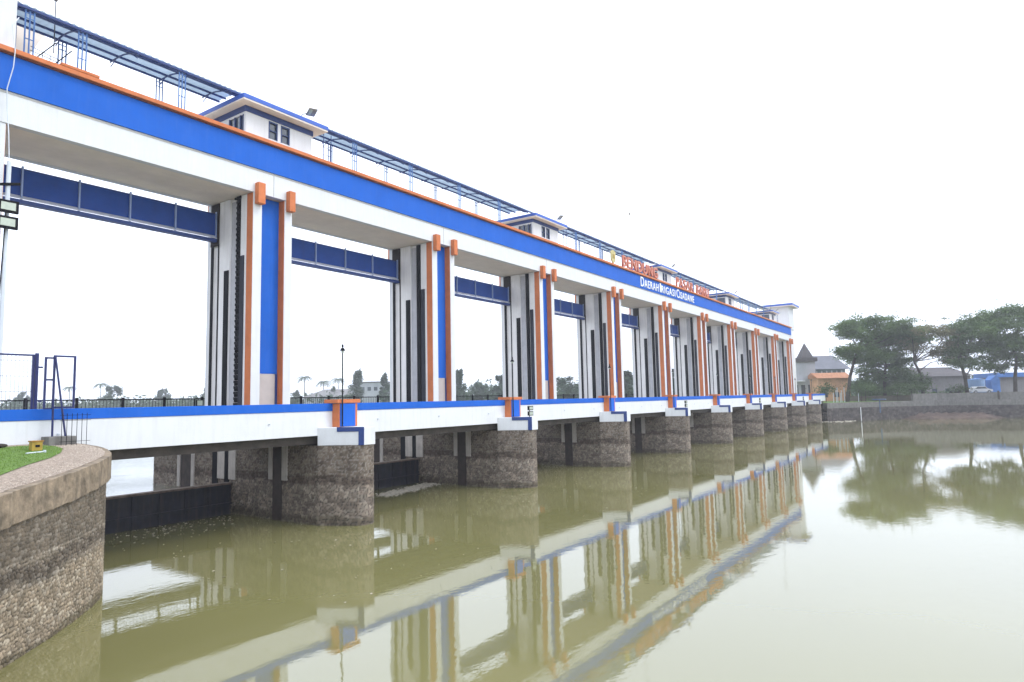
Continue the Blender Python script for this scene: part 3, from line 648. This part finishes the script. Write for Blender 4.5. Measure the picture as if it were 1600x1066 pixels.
tag(m.build('floating_debris',mat('debris',(.5,.46,.38),.8,.5,8,col2=(.16,.13,.09))),'pale scraps of floating litter and foam drifting against the gates and piers','litter',kind='stuff')
# ---------------- far right bank ----------------
rb=[(119.5,-6.2),(123,-8.0),(131.5,-15.4),(137.5,-21.5),(138.5,-27),(138.5,-75)]
t=thing('bank_wall','dark stone river wall along the far bank below the trees','retaining wall')
cobble([(x,y) for x,y in rb],-1,2.5,'stone_face',t,.14,.5,.35,.07,seed=6,tones=((.10,.085,.08),(.07,.06,.06),(.13,.11,.105)))
ring(MB(),offs(rb,.1),offs(rb,-.7),2.5,3.45).build('coping',CONCG,t)
t2=thing('parapet_wall','pale concrete parapet on top of the river wall at the right','wall')
ring(MB(),[(134.5,-18.3),(138.2,-22),(139,-27.2),(139,-75)],[(134.8,-18),(138.5,-21.8),(139.3,-27.2),(139.3,-75)],3.45,4.75).build('panel',CONCG,t2)
MB().box(138.8,139.3,-31.3,-31.0,3.4,5.0).build('pillar',CONCD,t2)
g=[(x,y) for x,y in offs(rb,-.6)]+[(420,-75),(420,400),(122,400),(122,8)]
tag(sheet('right_bank_ground',[(x,y,3.44) for x,y in g],GRASS),kind='structure')
tag(MB().prism([(135.1,-17.6),(139.32,-21.9),(139.32,-75),(230,-75),(230,-5),(150,-5)],3.0,4.45).build('upper_terrace',EARTH),kind='structure')
# mud bank
mv=[];mf=[]
N1=44;N2=14
for a in range(N1+1):
    u=a/N1; yy=-16.2-u*16; xx=(132+ (u*2.6)*5.4) if u<.385 else 137.4+(u-.385)*1.0
    e=min(1,u*5,(1-u)*4)
    for b in range(N2+1):
        v=b/N2; hz_=1.0*e*(1-v)**.8*(1+.5*math.sin(a*1.7+b)*.3)+random.uniform(-.06,.12)*e+(.05 if b<N2 else -.3)
        mv.append((xx+.6-4.2*v*e-(.6*random.random()*v),yy-1.6*v*e,max(-.2,hz_+.12)))
for a in range(N1):
    for b in range(N2): k=a*(N2+1)+b; mf.append((k,k+N2+1,k+N2+2,k+1))
tag(MB().add(mv,mf).build('mud_bank',MUD,smooth=True),kind='structure')
TEALB=mat('dull_blue_steel',(.06,.12,.22),.6,.1,2)
b=P(1346,650,112); t=thing('gauge_board','thin white water gauge on the far river wall','gauge',(b.x-.3,b.y,.3)); MB().box(-.045,.045,-.05,.05,0,2.4).build('board',LETW,t); MB().box(-.07,.07,-.06,-.05,1.1,1.2).build('mark',DARK,t)
b=P(1374,628,114); t=thing('blue_platform','small blue steel platform on posts at the edge of the far river wall','platform',(b.x,b.y,0))
MB().box(-1,1,-1,1,3.85,4.0).build('top',TEALB,t); 
for x_ in (-.4,.4): MB().box(x_-.05,x_+.05,-.1,0,1.6,3.85).build('leg',TEALB,t)
# white posts group
for k in range(6):
    b=P(1302+k*3.2+(k%2)*1.2,616,124); o=MB().tube([(b.x,b.y,3.4),(b.x,b.y,5.2+.5*(k%3))],.06,5).build('white_post',PIPE); tag(o,'thin white post on the far bank, '+ORD[k+1]+' of the cluster left of the leaning tree','post',group='white posts on the far bank')
b=P(1341,614,126); tag(MB().tube([(b.x,b.y,3.4),(b.x,b.y,6.4)],.07,5).build('white_post',PIPE),'single white post standing right of the leaning tree trunk','post')
# ---------------- far buildings on right bank ----------------
FA=R3.copy(); FA.z=0; FA.normalize(); FB=Vector((-FA.y,FA.x,0))
def placed(name,label,cat,px,depth,zb=3.4,group=None):
    b=P(px,612,depth); t=thing(name,label,cat,(b.x,b.y,zb),group); t.rotation_euler=(0,0,math.atan2(FA.y,FA.x)); return t
S=lambda px,depth: px*depth/FPX
def hgt(py,px,depth): return P(px,py,depth).z
PALE=mat('pale_wall',(.42,.43,.46),.8,.12,.4,streak=.3,dirt=(.2,.2,.2)); GREYW=mat('grey_wall',(.24,.23,.225),.85,.15,.4,streak=.4); ROOFD=mat('dark_roof_tile',(.09,.08,.085),.8,.2,2); ORW=mat('orange_wall',(.66,.36,.2),.8,.15,.6,streak=.3)
TEAL=mat('teal_glass',(.10,.15,.16),.3,.3,.6); BLTARP=mat('blue_tarp',(.05,.18,.5),.6,.2,.5)
d=150; t=placed('tall_house','pale two storey house with dark pointed roof behind the end of the bridge','house',1257,d)
w_=S(38,d); hz=hgt(565,1257,d)-3.4
MB().box(-w_/2,w_/2,0,8,0,hz).build('wall',PALE,t)
MB().box(-w_/2-.4,w_/2+.4,-.5,8.5,hz,hz+.9).build('eaves',ROOFD,t)
x_=S(7,d); MB().add([(x_-1.35,-.4,hz+.9),(x_+1.35,-.4,hz+.9),(x_+1.35,2.6,hz+.9),(x_-1.35,2.6,hz+.9),(x_,1.0,hz+4.4)],[(0,1,4),(1,2,4),(2,3,4),(3,0,4),(3,2,1,0)]).build('roof',ROOFD,t)
MB().box(-w_/2+.3,-.2,-1.2,0,4.6,4.75).build('awning',LETW,t)
for k in range(3):
    wnd=MB().box(-w_/2+.5+k*1.6,-w_/2+1.4+k*1.6,-.03,0,1.0,3.8).build('window',GLASS,t)
t=placed('big_roof_house','wide house with broad grey roof and teal windows behind the orange wall','house',1300,168)
d=168; w_=S(58,d); ht=hgt(553,1300,d)-3.4
MB().box(-w_/2,w_/2,2,12,0,ht-3.6).build('wall',TEAL,t)
MB().add([(-w_/2-1,1,ht-3.8),(w_/2+1,1,ht-3.8),(w_/2-.5,7,ht),(-w_/2+.5,7,ht),(-w_/2-1,13,ht-3.8),(w_/2+1,13,ht-3.8)],[(0,1,2,3),(3,2,5,4),(0,3,4),(1,5,2),(0,4,5,1)]).build('roof',mat('slate',(.13,.135,.16),.7,.15,.5),t)
for k in range(7):
    wnd=MB().box(-w_/2+.6+k*1.3,-w_/2+.9+k*1.3,1.9,2,1.5,ht-4.2).build('mullion',PALE,t)
t=placed('orange_house','low orange building with red brown roof seen left of the leaning tree','house',1304,146); d=146; w_=S(50,d)
hz=hgt(591,1300,d)-3.4
MB().box(-w_/2,w_/2,0,5,0,hz).build('wall',ORW,t); MB().add([(-w_/2-.4,-.6,hz),(w_/2+.4,-.6,hz),(w_/2+.4,2.5,hz+1.3),(-w_/2-.4,2.5,hz+1.3),(-w_/2-.4,5.6,hz),(w_/2+.4,5.6,hz)],[(0,1,2,3),(3,2,5,4),(0,3,4),(1,5,2),(0,4,5,1)]).build('roof',mat('clay_tile',(.45,.2,.1),.8,.2,2),t)
for k in range(3): MB().box(-w_/2+1+k*2.5,-w_/2+2+k*2.5,-.04,0,.9,2.0).build('window',GLASS,t)
t=placed('low_house','long low grey building with dark hipped roof behind the bare branched tree','house',1472,150); d=150; w_=S(92,d); hz=hgt(588,1472,d)-3.4; hr=hgt(573,1472,d)-3.4
MB().box(-w_/2,w_/2,0,8,0,hz).build('wall',GREYW,t)
MB().add([(-w_/2-.6,-.8,hz),(w_/2+.6,-.8,hz),(w_/2-2,4,hr),(-w_/2+2,4,hr),(-w_/2-.6,8.6,hz),(w_/2+.6,8.6,hz)],[(0,1,2,3),(3,2,5,4),(0,3,4),(1,5,2),(0,4,5,1)]).build('roof',ROOFD,t)
for k in range(4): MB().box(-w_/2+1.5+k*3,-w_/2+2.6+k*3,-.04,0,1.0,2.3).build('window',GLASS,t)
t=placed('shed','grey shed with blue sheeting behind the large right tree','shed',1590,150); d=150
MB().box(-5,9,0,6,0,4.6).build('wall',GREYW,t); MB().box(-5.3,9.3,-1.2,6.4,4.6,5.6).build('roof',BLTARP,t)
t=placed('blue_tank','pale blue cylindrical water tank on the right bank','tank',1526,142,4.4); MB().tube([(0,0,0),(0,0,3.1)],1.6,20).build('body',mat('tank_blue',(.22,.36,.6),.5,.15,.6),t,smooth=False); MB().tube([(0,0,3.1),(0,0,3.3)],1.65,20,.5).build('lid',BLTARP,t)
t=placed('blue_kiosk','bright blue kiosk with pitched top right of the water tank','kiosk',1557,142,4.4); MB().box(-.95,.95,0,1.8,0,2.9).build('body',BLTARP,t); MB().add([(-1.05,-.1,2.9),(1.05,-.1,2.9),(1.05,1.9,2.9),(-1.05,1.9,2.9),(0,-.1,3.9),(0,1.9,3.9)],[(0,1,4),(2,3,5),(0,4,5,3),(1,2,5,4),(0,3,2,1)]).build('roof',BLTARP,t)
# white car
t=placed('parked_car','white car parked in front of the blue water tank','car',1535,129,4.46); 
body=[(-2.1,.35),(-2.1,.8),(-1.5,.95),(-.9,1.42),(.6,1.45),(1.3,.98),(2.1,.85),(2.15,.4)]
def side(mb,prof,y0,y1): 
    n=len(prof); mb.add([(x,y0,z) for x,z in prof]+[(x,y1,z) for x,z in prof],[tuple(range(n)),tuple(range(2*n-1,n-1,-1))]+[(i,n+i,n+(i+1)%n,(i+1)%n) for i in range(n)]); return mb
side(MB(),body,0,1.7).build('body',LETW,t,bevel=.05); side(MB(),[(-1.35,.97),(-.85,1.36),(.55,1.38),(1.1,.99)],-.01,1.71).build('window',GLASS,t)
for x_ in (-1.3,1.35): w1=MB().tube([(x_,-.03,.33),(x_,.2,.33)],.33,14).build('wheel',DARK,t); MB().tube([(x_,-.05,.33),(x_,-.03,.33)],.17,10).build('rim',PIPE,w1)
# ---------------- trees ----------------
def leaves(mb,c,r,n,size,flat=.5,gauss=False):
    n=int(n); U_=rng.normal(size=(n,3))
    if gauss: U_*=.5
    else: U_/=np.linalg.norm(U_,axis=1)[:,None]; U_*=(rng.random(n)**.45)[:,None]
    Pn=np.array(c)+U_*np.array(r)
    A=rng.normal(size=(n,3))*np.array((1,1,flat)); A/=np.linalg.norm(A,axis=1)[:,None]
    B=np.cross(A,rng.normal(size=(n,3))*np.array((.5,.5,.1))+np.array((0,0,1))); B/=np.linalg.norm(B,axis=1)[:,None]+1e-6
    s_=(size*rng.uniform(.5,1.3,n))[:,None]; A=A*s_; B=B*s_*.55
    V=np.stack([Pn-A,Pn+B,Pn+A,Pn-B],1).reshape(-1,3); k=len(mb.v)
    mb.v+=V.tolist(); mb.f+=[(k+4*q,k+4*q+1,k+4*q+2,k+4*q+3) for q in range(n)]
def umbrella(label,name,px,depth,trunk,clumps,leaf,dens=1,size=.32,tr=.35,zb=3.4,group=None,fill=True):
    # trunk: polyline in px; clumps: (px,py,rx_px,ry_px)
    b=P(px,612,depth); t=thing(name,label,'tree',(b.x,b.y,zb),group); base=Vector((b.x,b.y,zb)); s=depth/FPX
    def W(p,dd=0): 
        q=P(p[0],p[1],depth+dd)-base; return q
    tm=MB(); pts=[Vector((0,0,-.2))]+[W(p) for p in trunk]; tm.tube(pts,tr,8,tr*.55)
    top=pts[-1]; cm=MB()
    for (cx,cy,rx,ry) in clumps:
        dd=random.uniform(-.7,.7)*min(60,max(c[2] for c in clumps)*1.6)*s
        c=W((cx,cy),dd); mid=(top+c)/2+Vector((random.uniform(-.6,.6),random.uniform(-.6,.6),-.5))
        src=min(pts[1:],key=lambda q:(q-c).length) if random.random()<.5 else top
        tm.tube([src,(src+mid)/2,mid,c],tr*.38,5,.05)
        for e_ in range(2 if (fill and random.random()<.35) else 1):
            c2=c if e_==0 else c+Vector((random.uniform(-1,1)*rx*s,random.uniform(-1,1)*rx*s*1.4,random.uniform(-1.2,.6)*ry*s))
            R=(rx*s*1.15,max(rx*s,1.2),ry*s*1.15)
            for _ in range(max(4,int(rx*.9))):
                o=Vector((random.gauss(0,.5)*R[0],random.gauss(0,.5)*R[1],random.gauss(0,.5)*R[2])); q=c2+o; w1=random.uniform(.5,1.5)
                leaves(cm,q,(w1*1.3,w1*1.3,w1*.5),dens*80*w1,size*.72,gauss=True)
            leaves(cm,c2,(R[0]*1.4,R[1]*1.4,R[2]*1.5),dens*35,size*.7,gauss=True)
    tm.build('trunk',BARK,t); cm.build('crown',leaf,t,smooth=True); return t
umbrella('leaning tree with spreading layered crown, nearest the bridge on the far bank','spreading_tree',1323,128,[(1328,590),(1333,570),(1340,545)],
 [(1320,511,18,6),(1345,505,24,8),(1372,500,26,8),(1398,507,22,8),(1325,522,18,6),(1352,520,26,9),(1382,522,26,10),(1410,515,20,8),(1318,552,14,5),(1335,546,16,6),(1356,548,16,8),(1418,532,16,7)],LEAF1,1.1)
umbrella('dense dark green bushy tree standing between the leaning tree and the bare branched tree','bushy_tree',1382,134,[(1382,590),(1384,570)],
 [(1380,545,20,12),(1365,565,18,12),(1390,570,24,16),(1405,560,20,12),(1375,588,24,12),(1402,590,24,12),(1352,585,14,12),(1355,603,16,8),(1385,604,26,8),(1415,600,18,8),(1385,530,18,10)],LEAF1,1.5,.36)
umbrella('open branched tree with thin brownish crown in the middle of the far bank trees','sparse_tree',1442,130,[(1441,595),(1436,580),(1428,565)],
 [(1425,520,14,5),(1440,514,18,6),(1460,517,18,6),(1482,520,16,6),(1450,530,18,6),(1475,540,16,6),(1492,548,14,6),(1430,545,10,5),(1460,552,12,4),(1488,560,12,5),(1420,535,10,5)],LEAF3,.95,.3)
umbrella('large spreading tree with twisted trunk and wide dark crown, second from the right','spreading_tree',1512,126,[(1508,590),(1502,570),(1500,550)],
 [(1500,515,16,6),(1515,505,20,7),(1535,498,22,7),(1505,530,18,7),(1530,520,24,9),(1510,548,18,7),(1535,545,22,9),(1500,565,12,5),(1520,568,16,8),(1545,570,16,7),(1550,530,18,8)],LEAF1,1.15)
umbrella('large spreading tree with thick trunk cut by the right picture edge','spreading_tree',1586,124,[(1586,590),(1588,565),(1585,548)],
 [(1560,492,22,7),(1585,488,24,7),(1610,492,24,8),(1565,508,24,9),(1592,508,26,10),(1620,515,26,10),(1570,530,24,10),(1598,535,24,10),(1625,545,24,10),(1565,555,20,9),(1590,562,20,9),(1560,575,12,6),(1615,570,18,8)],LEAF1,1.3)
for k,(px,r) in enumerate(((1352,9),(1345,6),(1402,8),(1424,7),(1500,7),(1290,6))):
    umbrella('low green shrub on the far bank, '+ORD[k+1]+' listed along the wall','shrub',px,122+k,[(px,608)],[(px-r/2,608,r,4),(px+r/2,606,r,5)],LEAF2,.8,.22,.06,group='shrubs on the far bank')
for o in [o for o in bpy.data.objects if o.name.startswith('shrub')]:
    pass
shl=['shrub under the dense dark tree, right of the single white post','shrub just left of the dense dark tree foot','shrub at the right foot of the dense dark tree','shrub at the foot of the bare branched tree','shrub at the foot of the twisted trunk tree','shrub in front of the orange building']
for o,l in zip([o for o in bpy.data.objects if o.name.startswith('shrub')],shl): o['label']='low green '+l
# motorbikes parked
for k in range(3):
    t=placed('motorbike','dark parked motorbike by the low grey building, '+['left','middle','right'][k]+' of three','motorbike',1490+k*6,131,4.46,group='motorbikes on the far bank'); t.rotation_euler[2]+=.4*k
    for x_ in (-.6,.6): MB().tube([(x_,-.05,.3),(x_,.05,.3)],.3,12).build('wheel',DARK,t)
    MB().box(-.5,.4,-.12,.12,.45,.8).box(-.7,-.1,-.14,.14,.75,.9).build('body',GREYST,t,bevel=.04); MB().tube([(.5,0,.4),(.35,0,1.1),(.3,-.3,1.15)],.03).build('handlebar',PIPE,t)
# ---------------- upstream far bank trees ----------------
def far_tree(label,name,px,ptop,wpx,depth,leaf=LEAF4,zb=3,group=None,cone=False):
    b=P(px,640,depth); top=P(px,ptop,depth).z; H=top-zb; s=depth/FPX; rw=wpx*s/2
    t=thing(name,label,'tree',(b.x,b.y,zb),group)
    MB().tube([(0,0,-.3),(.2,0,H*.55)],.3,6,.15).build('trunk',BARK,t)
    cm=MB()
    for _ in range(34):
        u=random.uniform(-1,1); v=random.random(); k=(1-v*.75) if cone else (1-max(0,v-.4)*1.1)
        leaves(cm,(u*rw*k,random.uniform(-1,1)*rw*k*.7,H*(.08+.86*v)),(rw*.34*max(k,.4),rw*.34,H*.12),80,.5)
    cm.build('crown',leaf,t,smooth=True); return t
def palm(label,px,ptop,depth,zb=3):
    b=P(px,640,depth); top=P(px,ptop+4,depth).z; H=top-zb
    t=thing('palm_tree',label,'palm tree',(b.x,b.y,zb),'palms on the upstream bank')
    MB().tube([(0,0,0),(.2,0,H*.5),(.1,0,H)],.22,6,.14).build('trunk',BARK,t); cm=MB()
    for k in range(15):
        a=k*2.4; up=random.uniform(.2,1.1); L=3.4; pts=[]
        for q in range(6):
            f=q/5; pts.append(Vector((.1+math.cos(a)*L*f,math.sin(a)*L*f,H+up*2*f-2.9*f*f)))
        side_=Vector((-math.sin(a),math.cos(a),-.35))
        for q in range(5):
            for j2 in range(3):
                p=pts[q].lerp(pts[q+1],j2/3); w2=.85*(1-abs(q/5-.35))
                for sgn in (-1,1):
                    e=p+Vector((side_.x*sgn*w2,side_.y*sgn*w2,-.45*w2))+ (pts[q+1]-pts[q])*.5; cm.add([p,p+(pts[q+1]-pts[q])*.3,e],[(0,1,2)])
    cm.build('crown',LEAF4,t,smooth=True)
palm('tall palm on the upstream bank, just right of the open blue frame',156,596,300); palm('palm on the upstream bank seen inside the open blue frame',107,601,330)
palm('tall slender palm standing apart in the second opening',475,585,270); palm('leaning palm left of the thin lamp post in the second opening',505,592,280); palm('palm right behind the thin lamp post in the second opening',528,588,290)
ft=[('broad rounded tree right of the tall palm in the first opening',178,602,40,280),('spiky low tree in the first opening near the first tower',254,608,28,300),('tree seen through the mesh gate at the far left',36,612,30,300),('dark tree beside the first gate tower left edge',322,606,14,270),
('tall layered conifer in the second opening beside the pale building',560,577,34,230),('dark tree touching the second gate tower on its left',602,584,22,230),('tall dark tree right of the second gate tower',716,576,26,200),('rounded tree in the middle of the third opening',748,598,42,230),('tree at the right side of the third opening',783,588,28,210),
('broad blue green tree filling the fourth opening',882,586,42,210),('tree behind the fourth gate tower',905,600,24,220),('bushy tree in the fifth opening',980,577,30,180),('tree seen in the sixth opening',1052,578,20,180),('small tree left of the palms in the second opening',462,610,18,280),('rounded bush between the palms in the second opening',520,604,20,260)]
for (l,px,pt,wp,dp) in ft: far_tree(l,'far_tree',px,pt,wp,dp,cone=('conifer' in l),group='trees on the upstream bank')
# continuous belt of low growth
m=MB(); 
for k in range(560):
    px=-60+k*2.4; dp=random.uniform(250,330); hh=random.uniform(3.5,7.5)+(random.uniform(1,5) if px>690 else 0); b=P(px,640,dp); leaves(m,(b.x,b.y,3+hh*.5),(random.uniform(2.5,5),3,hh*.55),60,.8)
tag(m.build('tree_belt',LEAF4,smooth=True),'continuous low belt of hazy green growth along the upstream bank','undergrowth',kind='stuff')
m=MB()
for k in range(120):
    x=150+random.uniform(0,60); y=20+k*2.5; leaves(m,(x,y,3.4+3),(4,4,4),90,.8)
tag(m.build('bank_thicket',LEAF4,smooth=True),'dense thicket beyond the far end of the weir','undergrowth',kind='stuff')
m=MB()
for k in range(150):
    px=1240+k*3; dp=random.uniform(185,215); b=P(px,612,dp); leaves(m,(b.x,b.y,3.4+2.5),(2.6,2.6,random.uniform(2,4.5)),90,.6)
tag(m.build('bank_growth',LEAF4,smooth=True),'dark continuous growth behind the houses of the far right bank','undergrowth',kind='stuff')
m=MB()
for k in range(90):
    px=1345+k*1.9; dp=random.uniform(137,142); b=P(px,612,dp); leaves(m,(b.x,b.y,3.4+.5),(1.2,1.2,random.uniform(.5,1.6)),90,.3)
tag(m.build('low_scrub',LEAF1,smooth=True),'low dark scrub growing under the trees along the far bank','undergrowth',kind='stuff')
# far buildings
t=placed('far_warehouse','long grey roofed warehouse on the upstream bank in the second opening','warehouse',505,255,3); d=255; w_=S(60,d); hr=hgt(608,510,d)-3
MB().box(-w_/2,w_/2,0,14,0,hr-3).build('wall',PALE,t); MB().add([(-w_/2-1,-1,hr-3.2),(w_/2+1,-1,hr-3.2),(w_/2+1,7,hr),(-w_/2+6,7,hr),(-w_/2-1,15,hr-3.2),(w_/2+1,15,hr-3.2)],[(0,1,2,3),(3,2,5,4),(0,3,4),(1,5,2),(0,4,5,1)]).build('roof',mat('far_roof',(.2,.19,.19),.8,.1,.3),t)
t=placed('far_block','pale flat topped block on the upstream bank beside the second gate tower','building',582,245,3); d=245; w_=S(44,d); hr=hgt(598,582,d)-3
MB().box(-w_/2,w_/2,0,10,0,hr).build('wall',PALE,t); MB().box(-w_/2-.4,w_/2+.4,-.4,10.4,hr,hr+.4).build('roof',ROOFD,t)
for k in range(4): MB().box(-w_/2+1+k*2.4,-w_/2+2.3+k*2.4,-.05,0,hr-3,hr-1.6).build('window',GLASS,t)
# ---------------- haze ----------------
hm=bpy.data.materials.new('haze_air'); hm.use_nodes=True; n=hm.node_tree; n.nodes.remove(n.nodes['Principled BSDF'])
pv=n.nodes.new('ShaderNodeVolumePrincipled'); pv.inputs['Color'].default_value=(.97,.985,1,1); pv.inputs['Density'].default_value=.00075; pv.inputs['Anisotropy'].default_value=.2
n.links.new(pv.outputs[0],n.nodes['Material Output'].inputs['Volume'])
tag(MB().box(-520,920,-520,920,-2.3,36).build('haze',hm),'thin pale haze over the whole river','haze',kind='stuff')
